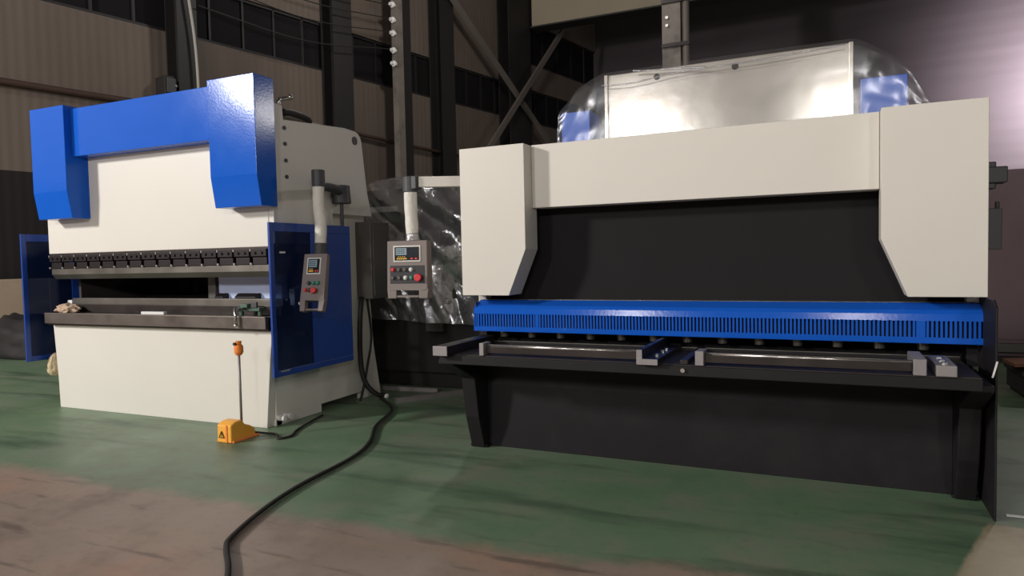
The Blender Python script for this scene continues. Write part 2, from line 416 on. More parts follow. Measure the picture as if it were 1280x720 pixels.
# crane girder across the end of the hall
t = thing('crane_girder', 'pale crane girder spanning the hall near the ceiling', 'girder', (-1, 22.6, 9.25))
bm = bmesh.new(); bx(bm, -8.95, 10, 22.45, 22.75, 9.3, 10.6); obj('web', bm, mat('girder_paint', (150, 138, 118), .6, vary=.12, scale=1), t, .01)
bm = bmesh.new(); bx(bm, -8.95, 10, 22.3, 22.9, 9.25, 9.3); bx(bm, -8.95, 10, 22.3, 22.9, 10.6, 10.65); obj('flange', bm, M['col_dark'], t)

# column behind the right-hand machine
t = thing('steel_column', 'grey steel column with pipe rising behind the sheet steel hood', 'column', (-3.0, 18., 0))
bm = bmesh.new(); X = -3.32
bx(bm, X-.23, X+.23, 17.85, 17.89, 0, 12.2); bx(bm, X-.23, X+.23, 18.2, 18.24, 0, 12.2); bx(bm, X-.03, X+.03, 17.89, 18.2, 0, 12.2); obj('shaft', bm, M['col_grey'], t)
bm = bmesh.new(); cyl(bm, (X+.36, 17.9, 0), (X+.36, 17.9, 12.2), .085); obj('pipe', bm, M['brace'], t, smooth=True)
bm = bmesh.new()
for z in (8.8, 7.7, 6.6): bx(bm, X-.23, X+.46, 17.78, 17.85, z, z+.09)
obj('pipe_clamp', bm, M['clamp'], t)
bm = bmesh.new()
for z in (7.15, 7.35, 8.0, 8.2, 8.4): cyl(bm, (X-.1, 17.84, z), (X-.1, 17.80, z), .04, .04, 10)
obj('bolt_row', bm, M['bright_steel'], t)

# ------------------------------------------------------------------ control boxes
def control_box(parent, top, w, h, d, tilt, yaw, wide):
    """pendant control box hanging from `top` (centre of its top edge), face towards -Y"""
    Mx = Matrix.Translation(Vector(top)) @ Matrix.Rotation(yaw, 4, 'Z') @ Matrix.Rotation(tilt, 4, 'X')
    F = -d/2                                                           # front face
    bm = bmesh.new()
    hs = .19 if not wide else .15                                      # share of height taken by the grip opening zone
    bx(bm, -w/2, w/2, -d/2, d/2, -h*(1-hs), 0)
    a = .22*w
    bx(bm, -w/2, -w/2+a, -d/2, d/2, -h, -h*(1-hs)); bx(bm, w/2-a, w/2, -d/2, d/2, -h, -h*(1-hs))
    bx(bm, -w/2+a, w/2-a, -d/2+.004, d/2*.5, -h*.985, -h*(.945 if wide else .95))
    bmesh.ops.remove_doubles(bm, verts=bm.verts, dist=1e-5)
    o = obj('control_box', bm, M['housing'], parent, .006, mtx=Mx)
    sx0, sx1 = (-.34*w, .34*w) if wide else (-.33*w, .27*w)
    sz0, sz1 = (-.085*h, -.365*h) if wide else (-.075*h, -.365*h)
    bm = bmesh.new(); bx(bm, sx0, sx1, F-.006, F+.002, sz1, sz0); obj('screen_bezel', bm, M['white_wrap'], o, .002, mtx=Mx)
    bm = bmesh.new(); e = .011; bx(bm, sx0+e, sx1-e, F-.009, F-.004, sz1+e, sz0-e); obj('screen_glass', bm, M['lcd_dark'], o, mtx=Mx)
    sw = sx1-sx0-2*e; sh = sz0-sz1-2*e
    lx1 = sx0+e+sw*(.5 if wide else .78)
    bm = bmesh.new(); bx(bm, sx0+e+sw*.06, lx1, F-.011, F-.008, sz1+e+sh*.40, sz0-e-sh*.08); obj('display', bm, M['lcd'], o, mtx=Mx)
    bm = bmesh.new()                                                   # dark readout rows on the display
    for k in range(3):
        z = sz1+e+sh*(.50+.13*k)
        for q in range(4):
            x = sx0+e+sw*.10+(lx1-sx0-e-sw*.12)*q/4.4
            bx(bm, x, x+.010, F-.0125, F-.0105, z, z+sh*.06)
    obj('readout', bm, M['panel_dark'], o, mtx=Mx)
    bm = bmesh.new()
    for k in range(5):
        x = sx0+e+sw*(.10+.085*k); bx(bm, x, x+sw*.06, F-.0125, F-.008, sz1+e+sh*.08, sz1+e+sh*.17)
    for k in range(4):
        x = sx0+e+sw*(.14+.085*k); bx(bm, x, x+sw*.045, F-.0125, F-.008, sz1+e+sh*.24, sz1+e+sh*.29)
    obj('amber_keys', bm, M['yellow'], o, mtx=Mx)
    for k in range(2):
        x = sx0+e+sw*(.66+.18*k); bm = bmesh.new(); bx(bm, x, x+sw*.09, F-.0125, F-.008, sz1+e+sh*.08, sz1+e+sh*.17); obj('red_key', bm, M['red_led'], o, mtx=Mx)
    if wide:
        bm = bmesh.new(); bx(bm, -.43*w, .43*w, F-.004, F+.002, -.74*h, -.43*h); obj('keypad', bm, M['panel_dark'], o, .002, mtx=Mx)
        rows = [(-.50*h, [(-.35, 'red'), (-.2, 'grey'), (-.05, 'grey'), (.10, 'white')]), (-.64*h, [(-.35, 'grey'), (-.19, 'grey'), (-.04, 'white'), (.11, 'green_key')])]
        es = (.29*w, -.64*h, .031)
    else:
        rows = [(-.52*h, [(-.18, 'grey_dark'), (.02, 'green_key'), (.2, 'green_key')]), (-.64*h, [(-.3, 'red'), (-.14, 'grey_dark')])]
        es = (.08*w, -.655*h, .026)
    def button(x, z, r, m, nm):
        bm = bmesh.new(); cyl(bm, (x, F+.002, z), (x, F-.012, z), r*1.15, r*1.15, 16); cyl(bm, (x, F-.010, z), (x, F-.024, z), r, r*.8, 16)
        obj(nm, bm, m, o, .001, mtx=Mx)
    for z, lst in rows:
        for x, m in lst: button(x*w, z, .0145, M[m], 'push_button')
    bm = bmesh.new(); x, z, r = es
    cyl(bm, (x, F, z), (x, F-.02, z), r*.6, r*.6, 16); cyl(bm, (x, F-.02, z), (x, F-.04, z), r, r*.9, 20)
    obj('emergency_stop', bm, M['red'], o, .003, mtx=Mx)
    if not wide:                                                       # key switch sticking out on the left
        bm = bmesh.new(); p = (-w/2, 0, -h*.85); cyl(bm, p, (p[0]-.02, 0, p[2]), .018, .018, 12); obj('side_knob', bm, M['bright_steel'], o, mtx=Mx)
    return o

# ------------------------------------------------------------------ press brake (left)
pb = thing('press_brake', 'tall cream press brake with blue top cover and blue side guards', 'machine', (-5.36, 4.9, 0))
XL, XR = -6.73, -3.99
arm = [(4.043, 2.79), (4.043, 2.03), (4.081, 1.79), (4.255, 1.79), (4.255, 2.79)]
for x0, x1 in ((-6.58, -6.11), (-4.372, -3.892)):
    bm = bmesh.new(); prism(bm, arm, 'X', x0, x1); obj('cover_arm', bm, M['blue'], pb, .004)
bm = bmesh.new(); bx(bm, -6.108, -4.374, 4.108, 4.25, 2.34, 2.765); obj('cover_beam', bm, M['blue'], pb, .004)
bm = bmesh.new(); bx(bm, XL, XR-.001, 4.252, 4.35, 1.478, 2.70); obj('ram', bm, M['cream'], pb, .004)
bm = bmesh.new(); bx(bm, XL, XR+.01, 4.254, 4.352, 1.462, 1.478); obj('ram_lip', bm, M['dark_steel'], pb, .002)
# clamps and punch
nC = 15; w0 = (XR-.005-(XL+.03))/nC
for k in range(nC):
    x0 = XL+.03+k*w0; bm = bmesh.new()
    bx(bm, x0+.009, x0+w0-.009, 4.225, 4.345, 1.40, 1.462)
    bx(bm, x0+.016, x0+w0-.016, 4.24, 4.345, 1.335, 1.392)
    c = x0+w0/2
    o = obj('tool_clamp', bm, M['clamp'], pb, .004)
    for dx in (-.035, .035):
        bm = bmesh.new(); cyl(bm, (c+dx, 4.228, 1.43), (c+dx, 4.214, 1.43), .011, .011, 8); obj('clamp_screw', bm, M['clamp'], o)
    bm = bmesh.new(); bx(bm, x0-.005, x0+.005, 4.228, 4.25, 1.442, 1.462); obj('spacer', bm, M['rough_steel'], o)
    bm = bmesh.new(); bx(bm, x0-.008, x0+.008, 4.232, 4.25, 1.335, 1.350); obj('spacer', bm, M['rough_steel'], o)
bm = bmesh.new(); prism(bm, [(4.25, 1.335), (4.25, 1.28), (4.285, 1.235), (4.295, 1.235), (4.33, 1.29), (4.33, 1.335)], 'X', XL+.03, XR-.005); obj('punch', bm, M['tool_steel'], pb, .002)
# table: front plate, shelf, die holder, die
bm = bmesh.new(); bx(bm, XL+.01, XR+.005, 4.17, 4.205, .818, .918); obj('table_front', bm, M['table_steel'], pb, .004)
bm = bmesh.new(); bx(bm, XL+.02, XR, 4.167, 4.172, .912, .92); obj('bright_edge', bm, M['bright_steel'], pb, label='bright table edge')  # bright strip along the front top edge of the table
bm = bmesh.new(); bx(bm, XL+.005, XR, 4.205, 4.52, .80, .912); obj('table_bed', bm, M['dark_steel'], pb, .004)
bm = bmesh.new(); bx(bm, XL+.04, XR-.01, 4.37, 4.50, .912, .99); obj('die_holder', bm, M['dark_steel'], pb, .003)
bm = bmesh.new(); prism(bm, [(4.39, .99), (4.39, 1.045), (4.42, 1.045), (4.435, 1.015), (4.45, 1.045), (4.48, 1.045), (4.48, .99)], 'X', XL+.10, XR-.01); obj('die', bm, M['tool_steel'], pb, .002)
# lower front plate, trapezoid
bm = bmesh.new(); prism(bm, [(-6.728, .818), (-3.995, .818), (-4.03, .55), (-4.085, .02), (-4.085, .0), (-6.68, .0), (-6.69, .3)], 'Y', 4.255, 4.33); obj('base_plate', bm, M['cream'], pb, .004)
bm = bmesh.new(); bx(bm, -6.69, -4.06, 4.33, 4.40, 0, .06); obj('floor_skid', bm, M['cream'], pb, .004)
# side frames: lower plate set inside, upper plate outside
def arc(cx, cy, r, a0, a1, n=6): return [(cx+r*math.cos(a0+(a1-a0)*i/n), cy+r*math.sin(a0+(a1-a0)*i/n)) for i in range(n+1)]
low = [(4.335, 0), (4.9, 0), (4.9, .07), (5.5, .07), (5.5, 0), (5.82, 0), (5.72, .5), (5.62, 1.80), (4.99, 1.80), (4.99, 1.32), (4.9, 1.18), (4.60, 1.12), (4.60, .80), (4.335, .80)]
upp = [(4.258, 1.50), (4.258, 2.62), (4.395, 2.62), (4.405, 2.505)] + [(5.20, 2.566)] + arc(5.345, 2.45, .11, PI/2*.95, .12) + [(5.52, 2.0), (5.585, 1.775), (4.99, 1.775), (4.99, 1.50)]
for s, x0, x1, u0, u1 in (('R', -4.12, -4.06, -4.06, -4.0), ('L', -6.66, -6.60, -6.72, -6.66)):
    bm = bmesh.new(); prism(bm, low, 'X', x0, x1); lo = obj('side_frame', bm, M['cream'], pb, .004)
    bm = bmesh.new(); prism(bm, upp, 'X', u0+(.06 if s == 'R' else 0), u1+(.06 if s == 'R' else 0)); up = obj('upper_side_plate', bm, M['cream'], pb, .004)
    if s == 'R':
        for y, z in ((4.41, 2.438), (4.412, 2.31), (4.415, 2.175), (4.418, 2.044)):
            bm = bmesh.new(); cyl(bm, (-3.943, y, z), (-3.93, y, z), .017, .017, 6); obj('bolt', bm, M['clamp'], up)
        bm = bmesh.new(); cyl(bm, (-3.945, 5.345, 2.47), (-3.936, 5.345, 2.47), .04, .04, 20); obj('lifting_eye', bm, M['clamp'], up)
        bm = bmesh.new(); bx(bm, -4.06, -4.0, 4.36, 5.5, 1.79, 2.4); obj('side_web', bm, M['cream'], pb)
        for y in (4.36, 4.43):
            bm = bmesh.new(); cyl(bm, (-4.06, y, .065), (-3.99, y, .065), .024, .024, 12); obj('foot_bolt', bm, M['white'], lo, label='white capped foot bolt')
bm = bmesh.new(); tube(bm, [(-3.96, 4.38, 2.62), (-3.96, 4.38, 2.66), (-3.955, 4.42, 2.675), (-3.93, 4.46, 2.69)], .017, 8, 5); sph(bm, (-3.92, 4.47, 2.695), .026)
obj('grease_nipple', bm, M['bright_steel'], pb, smooth=True)
bm = bmesh.new(); tube(bm, [(-4.0, 4.46, 2.58), (-4.02, 4.6, 2.60), (-4.1, 4.9, 2.60), (-4.3, 5.1, 2.56)], .03, 10, 6); obj('hydraulic_hose', bm, M['rubber'], pb, smooth=True)
# body between the frames
bm = bmesh.new(); bx(bm, -6.60, -4.12, 4.40, 5.3, 1.80, 2.60); obj('oil_tank', bm, M['cream'], pb, .01)
bm = bmesh.new(); bx(bm, -6.60, -4.12, 5.45, 5.55, .25, 1.80); obj('dark_backing', bm, M['brown_dark'], pb)  # dark sheet added so the opening reads dark instead of see-through
bm = bmesh.new(); bx(bm, -6.60, -4.12, 4.33, 4.43, .0, .80); obj('lower_beam', bm, M['brown_dark'], pb)
bm = bmesh.new(); bx(bm, -6.5, -4.2, 5.10, 5.22, .96, 1.04); obj('back_gauge_beam', bm, M['dark_steel'], pb, .004)
bm = bmesh.new(); bx(bm, -4.93, -4.20, 4.60, 4.68, .92, 1.24); obj('back_gauge_cover', bm, M['pale_blue'], pb, .01, label='pale blue box seen through the throat')
bm = bmesh.new(); bx(bm, -5.06, -4.97, 4.60, 4.68, .92, 1.24); obj('back_gauge_bracket', bm, M['grey'], pb, .005)
for x, e in ((-4.86, .05), (-4.55, .12)):
    bm = bmesh.new(); prism(bm, [(4.53, .95), (4.53, 1.055), (4.57, 1.085), (4.60, 1.085), (4.60, .95)], 'X', x-e, x+e); obj('gauge_finger', bm, M['clamp'], pb, .003)
bm = bmesh.new(); bx(bm, -6.60, -6.57, 4.44, 5.45, .80, 1.80); obj('added_dark_sheet', bm, M['brown_dark'], pb)  # dark sheet added to stand in for the shade in the throat
# dark grey cabinet on the rear of the right side
bm = bmesh.new(); bx(bm, -4.06, -3.88, 5.47, 5.78, .98, 1.72); cb = obj('electrical_cabinet', bm, M['grey'], pb, .006, label='dark grey electrical cabinet')
bm = bmesh.new(); bx(bm, -3.882, -3.872, 5.50, 5.75, 1.01, 1.69); obj('cabinet_door', bm, M['grey'], cb, .003)
# power hoses down the side
bm = bmesh.new(); tube(bm, [(-4.0, 5.46, 1.0), (-4.0, 5.42, .7), (-4.0, 5.42, .35), (-3.97, 5.45, .16), (-3.9, 5.52, .05), (-3.86, 5.6, .03)], .024, 10, 6); obj('power_hose', bm, M['rubber'], pb, smooth=True)
bm = bmesh.new(); tube(bm, [(-4.0, 5.55, .98), (-4.0, 5.6, .6), (-3.99, 5.5, .3), (-3.96, 5.38, .1), (-3.93, 5.3, .03)], .012, 8, 6); obj('thin_hose', bm, M['rubber'], pb, smooth=True)
bm = bmesh.new(); cyl(bm, (-3.88, 5.60, .022), (-3.82, 5.59, .022), .022, .022, 14); obj('plug', bm, M['white'], pb, smooth=True, label='white hose plug on floor')
# guards
def guard(x0, x1, ztop, y1):
    bm = bmesh.new()
    zb = .45
    bx(bm, x0, x1, 4.09, 4.135, zb, ztop)                     # front stile
    bx(bm, x0, x1, 4.135, y1, ztop-.07, ztop)                 # top rail
    bx(bm, x0, x1, 4.135, y1, zb, zb+.05)                     # bottom rail
    bx(bm, x0, x1, 4.56, y1, zb+.05, ztop-.07)                # rear sheet
    o = obj('side_guard', bm, M['guard_blue'], pb, .003)
    xm = (x0+x1)/2
    bm = bmesh.new(); bx(bm, xm-.003, xm+.003, 4.13, 4.565, zb+.045, ztop-.065); obj('window_pane', bm, M['pane'], o)
    return o
g = guard(-3.855, -3.835, 1.66, 5.09)
bm = bmesh.new(); bx(bm, -3.834, -3.829, 4.19, 4.25, 1.42, 1.433); obj('sticker', bm, M['white'], g)
bm = bmesh.new(); bx(bm, -3.834, -3.829, 4.16, 4.26, .485, .497); obj('hinge_pin', bm, M['bright_steel'], g)
for y in (4.5, 5.0):
    for z in (.75, 1.45):
        bm = bmesh.new(); bx(bm, -4.06 if z < 1 else -3.94, -3.855, y-.02, y+.02, z-.02, z+.02); obj('guard_bracket', bm, M['grey'], pb)
g = guard(-6.90, -6.88, 1.67, 4.95)
for z in (.75, 1.45):
    bm = bmesh.new(); bx(bm, -6.885, -6.655 if z < 1 else -6.72, 4.60, 4.64, z-.02, z+.02); obj('guard_bracket', bm, M['grey'], pb)
# pendant boom
bm = bmesh.new()
cyl(bm, (-3.945, 5.02, 1.945), (-3.80, 5.02, 1.945), .05, .05, 20)
cyl(bm, (-3.86, 5.02, 1.86), (-3.86, 5.02, 2.02), .085, .075, 24)
bj = obj('boom_joint', bm, M['grey_dark'], pb, .006)
bm = bmesh.new(); cyl(bm, (-3.86, 5.02, 1.86), (-3.86, 5.02, 1.66), .016, .016, 10); obj('joint_stem', bm, M['grey_dark'], bj)
bm = bmesh.new(); tube(bm, [(-3.86, 5.02, 1.96), (-3.80, 4.85, 1.975), (-3.72, 4.62, 1.97), (-3.69, 4.5, 1.95)], .04, 14, 6); obj('boom', bm, M['grey_dark'], pb, smooth=True)
bm = bmesh.new(); cyl(bm, (-3.685, 4.5, 2.09), (-3.685, 4.5, 1.955), .053, .053, 20); obj('post_cap', bm, M['grey_dark'], pb, .006)
bm = bmesh.new(); tube(bm, [(-3.687, 4.5, 1.96), (-3.69, 4.5, 1.8), (-3.675, 4.5, 1.65), (-3.685, 4.5, 1.49)], .047, 16, 6, .08); obj('wrapped_post', bm, M['white_wrap'], pb, smooth=True, label='post wrapped in white foam')
bm = bmesh.new(); cyl(bm, (-3.685, 4.5, 1.50), (-3.69, 4.5, 1.39), .052, .052, 20); obj('post_collar', bm, M['grey_dark'], pb, .004)
control_box(pb, (-3.695, 4.47, 1.405), .195, .475, .06, -math.radians(16), math.radians(16), False)

# things on and beside the press brake
def crumple(name, c, sx, sy, sz, m, label, cat, seed, amp=.35, floor_z=None):
    bm = bmesh.new(); bmesh.ops.create_icosphere(bm, subdivisions=4, radius=1)
    for v in bm.verts:
        n = v.co.normalized(); k = 1+amp*noise.noise(n*2.2+Vector((seed, 0, 0)))+amp*.6*noise.noise(n*5+Vector((0, seed, 0)))
        v.co = Vector((n.x*k*sx, n.y*k*sy, n.z*k*sz))+Vector(c)
        if floor_z is not None: v.co.z = max(v.co.z, floor_z+.002)
    return tag(obj(name, bm, m, smooth=True), label, cat)
crumple('rag', (-6.56, 4.285, .945), .15, .06, .05, M['pink_cloth'], 'crumpled stained rag lying on the left end of the press brake table', 'rag', 3.1, .5, .914)
bm = bmesh.new(); bx(bm, -5.50, -5.215, 4.25, 4.285, .913, .938); tag(obj('plastic_strip', bm, M['white'], bev=.003), 'short white plastic strip lying on the press brake table', 'strip')
bm = bmesh.new(); bx(bm, -6.72, -6.655, 4.40, 4.45, .9915, 1.025); tag(obj('small_block', bm, M['white'], bev=.002), 'tiny white block on the left end of the die', 'block')
t = thing('tool_holder', 'green clamp tool with silver handle on the right end of the table', 'tool', (-4.25, 4.28, .912))
bm = bmesh.new(); bx(bm, -4.36, -4.12, 4.25, 4.31, .955, .985); bx(bm, -4.30, -4.22, 4.22, 4.33, .985, 1.015); cyl(bm, (-4.34, 4.28, .914), (-4.34, 4.28, .96), .018, .018, 12); cyl(bm, (-4.14, 4.28, .914), (-4.14, 4.28, .96), .018, .018, 12); obj('body', bm, M['teal_tool'], t, .004)
bm = bmesh.new(); cyl(bm, (-4.27, 4.14, .975), (-4.27, 4.28, .975), .012, .012, 12); cyl(bm, (-4.27, 4.14, .99), (-4.265, 4.14, .85), .012, .012, 12); sph(bm, (-4.265, 4.14, .848), .018); obj('handle', bm, M['bright_steel'], t, smooth=True)
bm = bmesh.new(); bx(bm, -4.20, -4.14, 4.24, 4.26, 1.0-.016, 1.03); obj('dial', bm, M['grey_dark'], t, .003)
# hanging cloth bag
bm = bmesh.new(); bmesh.ops.create_icosphere(bm, subdivisions=4, radius=1)
for v in bm.verts:
    n = v.co.normalized(); tpr = .55+.45*(1-(n.z+1)/2)
    k = 1+.25*noise.noise(Vector((n.x*4, n.y*4, n.z*1.2)))
    v.co = Vector((-6.79+n.x*.075*tpr*k, 4.30+n.y*.10*tpr*k, .405+n.z*.115))
tag(obj('cloth_bag', bm, M['cloth'], smooth=True), 'small cream cloth bag hanging on the left edge of the press brake base', 'bag')

# foot pedal
fp = thing('foot_pedal', 'orange foot switch with a stem and stop button, on the green floor', 'foot switch', (-4.05, 3.92, 0))
bm = bmesh.new()
prism(bm, [(3.79, 0), (3.79, .135), (3.83, .155), (3.90, .16), (3.93, .12), (3.98, .10), (4.03, .07), (4.04, 0)], 'X', -4.135, -3.995); obj('housing', bm, M['orange'], fp, .01)
bm = bmesh.new(); bx(bm, -4.15, -3.98, 3.80, 4.06, 0, .018); obj('sole', bm, M['orange_red'], fp, .004)
bm = bmesh.new(); bx(bm, -4.045, -4.03, 3.784, 3.79, .005, .135); obj('front_rib', bm, M['orange_red'], fp)
bm = bmesh.new(); prism(bm, [(-4.112, .04), (-4.062, .04), (-4.087, .088)], 'Y', 3.786, 3.79); ws = obj('warning_sign', bm, mat('sign_yellow', (226, 170, 30), .5), fp)
bm = bmesh.new()
for a, b in (((-4.112, .04), (-4.062, .04)), ((-4.062, .04), (-4.087, .088)), ((-4.087, .088), (-4.112, .04))):
    cyl(bm, (a[0], 3.785, a[1]), (b[0], 3.785, b[1]), .003, .003, 6)
bx(bm, -4.089, -4.085, 3.783, 3.786, .053, .073); bx(bm, -4.089, -4.085, 3.783, 3.786, .046, .050)
obj('sign_outline', bm, M['rubber'], ws)
bm = bmesh.new(); cyl(bm, (-4.03, 3.93, .10), (-4.03, 3.93, .66), .0095, .0095, 12); obj('stem', bm, M['rough_steel'], fp, smooth=True)
bm = bmesh.new(); cyl(bm, (-4.03, 3.93, .645), (-4.03, 3.93, .665), .02, .032, 16); cyl(bm, (-4.03, 3.93, .665), (-4.03, 3.93, .715), .034, .034, 16); cyl(bm, (-4.03, 3.93, .715), (-4.03, 3.93, .73), .034, .022, 16)
sb = obj('stop_housing', bm, M['orange_red'], fp, .004)
bm = bmesh.new(); cyl(bm, (-4.03, 3.93, .73), (-4.03, 3.93, .755), .02, .024, 14); obj('stop_button', bm, M['orange_red'], sb, .003)
bm = bmesh.new(); cyl(bm, (-4.04, 3.893, .735), (-4.04, 3.91, .735), .012, .012, 10); obj('key_slot', bm, M['rubber'], sb)
bm = bmesh.new(); tube(bm, [(-4.02, 4.03, .03), (-3.96, 4.09, .012), (-3.85, 4.10, .01), (-3.74, 4.0, .01), (-3.70, 4.1, .01), (-3.78, 4.25, .01), (-3.86, 4.5, .012), (-3.93, 4.75, .012)], .009, 8, 6); obj('cord', bm, M['rubber'], fp, smooth=True)

# floor cable
pts = [(-1.95, 1.75), (-2.317, 2.151), (-2.518, 2.333), (-2.601, 2.447), (-2.728, 2.793), (-2.813, 3.175), (-2.871, 3.756), (-2.998, 4.135), (-3.236, 4.555), (-3.441, 5.091), (-3.7, 5.38), (-3.86, 5.52)]
bm = bmesh.new(); tube(bm, [(x, y, .0165) for x, y in pts], .0135, 10, 8)
tag(obj('power_cable', bm, M['rubber'], smooth=True), 'thick black cable snaking across the green and brown floor', 'cable')

# ------------------------------------------------------------------ shearing machine (right)
sy = math.radians(-1.235)
def s2w(x, y, z):
    c, s = math.cos(sy), math.sin(sy); return Vector((x*c-(y-3.5)*s, 3.5+x*s+(y-3.5)*c, z))
b0 = (-.73, 4.9, 0)
sh = thing('shearing_machine', 'wide cream and black sheet metal shear with blue slotted finger guard', 'machine', b0, sy, real=s2w(*b0))
SL0, SL1, SR0, SR1 = -2.272, -1.784, .312, .794
Zs, Zb, Zk = 2.103, 1.089, 1.40
for prof in ([(SL0, Zb), (-1.915, Zb), (SL1, Zk), (SL1, Zs), (SL0, Zs)], [(SR1, Zb), (SR1, Zs), (SR0, Zs), (SR0, Zk), (.439, Zb)]):
    bm = bmesh.new(); prism(bm, prof, 'Y', 4.202, 4.41); obj('cover_column', bm, M['cream'], sh, .003)
bm = bmesh.new(); bx(bm, SL1+.002, SR0-.002, 4.325, 4.47, 1.68, 2.105); obj('cover_beam', bm, M['cream'], sh, .004)
bm = bmesh.new(); prism(bm, [(4.50, 1.0), (4.53, 1.75), (4.60, 1.75), (4.60, 1.0)], 'X', SL0+.03, SR1-.03); obj('blade_beam', bm, M['matte_black'], sh, .004)
bm = bmesh.new(); bx(bm, SL0+.05, SR1-.03, 4.41, 4.50, 1.035, 1.05); obj('guard_ledge', bm, M['tool_steel'], sh, .002)
bm = bmesh.new(); bx(bm, SL0+.02, SR1-.02, 4.48, 5.2, 1.75, 2.0); obj('top_housing', bm, M['cream'], sh, .01)
# finger guard with real slots
gx0, gx1 = -2.235, .832
bm = bmesh.new()
prism(bm, [(4.42, 1.046), (4.40, 1.046), (4.315, 1.012), (4.297, .992), (4.290, .955), (4.293, .955), (4.301, .99), (4.318, 1.008), (4.40, 1.042)], 'X', gx0, gx1)
bx(bm, gx0, gx1, 4.289, 4.294, .836, .866)
bx(bm, gx0, gx1, 4.289, 4.33, .833, .837)
n = 142; pitch = (gx1-gx0-.03)/n
for k in range(n+1):
    x = gx0+.015+k*pitch; wide_ = k in (0, n, 22, 127, 128)
    hw = pitch*(.50 if wide_ else .27)
    bx(bm, x-hw, x+hw, 4.289, 4.293, .866, .955)
bx(bm, gx0, gx0+.02, 4.289, 4.293, .866, .955); bx(bm, gx1-.02, gx1, 4.289, 4.293, .866, .955)
obj('finger_guard', bm, M['blue'], sh)
bm = bmesh.new(); bx(bm, gx0+.01, gx0+.015, 4.30, 4.42, .84, 1.03); bx(bm, gx1-.015, gx1-.01, 4.30, 4.42, .84, 1.03); obj('guard_end', bm, M['guard_blue'], sh)
# hold-down row and lower blade
bm = bmesh.new(); bx(bm, SL0+.08, SR1-.08, 4.36, 4.50, .835, 1.03); obj('hold_down_beam', bm, M['matte_black'], sh)
for k in range(13):
    x = -2.05+k*.215; bm = bmesh.new(); cyl(bm, (x, 4.40, .785), (x, 4.40, .84), .028, .034, 14); obj('hold_down_foot', bm, M['tool_steel'], sh, .002)
bm = bmesh.new(); bx(bm, SL0+.10, SR1-.10, 4.336, 4.42, .70, .757); obj('lower_blade', bm, M['black'], sh, .002)
bm = bmesh.new(); bx(bm, SL0+.10, SR1-.10, 4.332, 4.344, .757, .762); obj('blade_edge', bm, M['tool_steel'], sh)
bm = bmesh.new(); bx(bm, SL0+.05, SR1-.05, 4.56, 4.62, .68, .99); obj('dark_backing', bm, M['matte_black'], sh)  # black sheet added to darken the gap under the finger guard
# table
bm = bmesh.new(); bx(bm, -2.19, .70, 3.755, 4.335, .70, .742); obj('table', bm, M['table_dark'], sh, .004)
bm = bmesh.new(); bx(bm, -2.19, .70, 3.735, 3.757, .682, .736); obj('table_front', bm, M['black'], sh, .004)
# side gauge arm on the left
bm = bmesh.new(); bx(bm, -2.20, -2.10, 3.68, 4.35, .742, .80); sg = obj('squaring_arm', bm, M['dark_steel'], sh, .003)
bm = bmesh.new(); bx(bm, -2.201, -2.099, 3.672, 3.682, .741, .801); obj('arm_end', bm, M['rough_steel'], sg, .002)
# front support bars with brackets
def bar(x0, x1, y0, y1):
    bm = bmesh.new(); bx(bm, x0, x1, y0-.018, y0+.018, .755, .797)
    b = obj('support_bar', bm, M['dark_steel'], sh, .003)
    bm = bmesh.new(); cyl(bm, (x0, y0-.004, .80), (x1, y0-.004, .80), .011, .011, 14); obj('bar_rail', bm, M['bright_steel'], b, smooth=True)
bar(-1.87, -.90, 3.79, 3.79); bar(-.575, .42, 3.79, 3.79)
for x, w, d in ((-1.895, .03, .10), (-.575, .045, .12), (.45, .055, .30)):
    bm = bmesh.new(); bx(bm, x-w/2, x+w/2, 3.745, 3.745+d, .742, .82); obj('bar_bracket', bm, M['rough_steel'], sh, .003)
# channel shaped support arm in the middle
bm = bmesh.new(); bx(bm, -.905, -.875, 3.70, 4.33, .742, .822); bx(bm, -.875, -.79, 3.70, 4.33, .742, .772)
sa = obj('support_arm', bm, M['dark_steel'], sh, .003)
bm = bmesh.new(); bx(bm, -.906, -.874, 3.694, 3.702, .741, .823); bx(bm, -.874, -.789, 3.694, 3.702, .741, .773); obj('arm_end', bm, M['rough_steel'], sa, .001)
bm = bmesh.new(); bx(bm, -.68, -.64, 3.76, 4.33, .742, .768); obj('support_arm', bm, M['dark_steel'], sh, .003)
for y in (3.85, 4.0, 4.1):
    bm = bmesh.new(); cyl(bm, (-.83, y, .772), (-.83, y, .783), .014, .014, 8); obj('arm_screw', bm, M['bright_steel'], sa)
# block on right
bm = bmesh.new(); bx(bm, .515, .60, 3.74, 4.10, .742, .795); kb = obj('stop_block', bm, M['rough_steel'], sh, .004)
for y in (3.80, 3.90, 4.0):
    bm = bmesh.new(); cyl(bm, (.557, y, .795), (.557, y, .803), .018, .018, 10); obj('block_screw', bm, M['bright_steel'], kb)
bm = bmesh.new(); cyl(bm, (-.66, 3.735, .715), (-.66, 3.72, .715), .012, .012, 10); obj('table_screw', bm, M['bright_steel'], sh)
# apron and leg plates
bm = bmesh.new(); prism(bm, [(4.35, 0), (4.40, .0), (4.40, .70), (4.37, .70), (4.345, .45)], 'X', -2.165, .665); obj('front_apron', bm, M['black'], sh, .003)
leg = [(4.28, 0), (4.20, .235), (4.15, .52), (3.85, .66), (3.85, .69), (4.36, .70), (5.6, .70), (5.6, 0)]
for x0, x1 in ((-2.27, -2.165), (.665, .765)):
    bm = bmesh.new(); prism(bm, leg, 'X', x0, x1); lo = obj('leg_plate', bm, M['black'], sh, .006)
for x0, x1 in ((-2.285, -2.15), (.655, .78)):
    bm = bmesh.new(); bx(bm, x0, x1, 4.29, 4.42, 0, .02); obj('foot_pad', bm, M['black'], sh, .004)
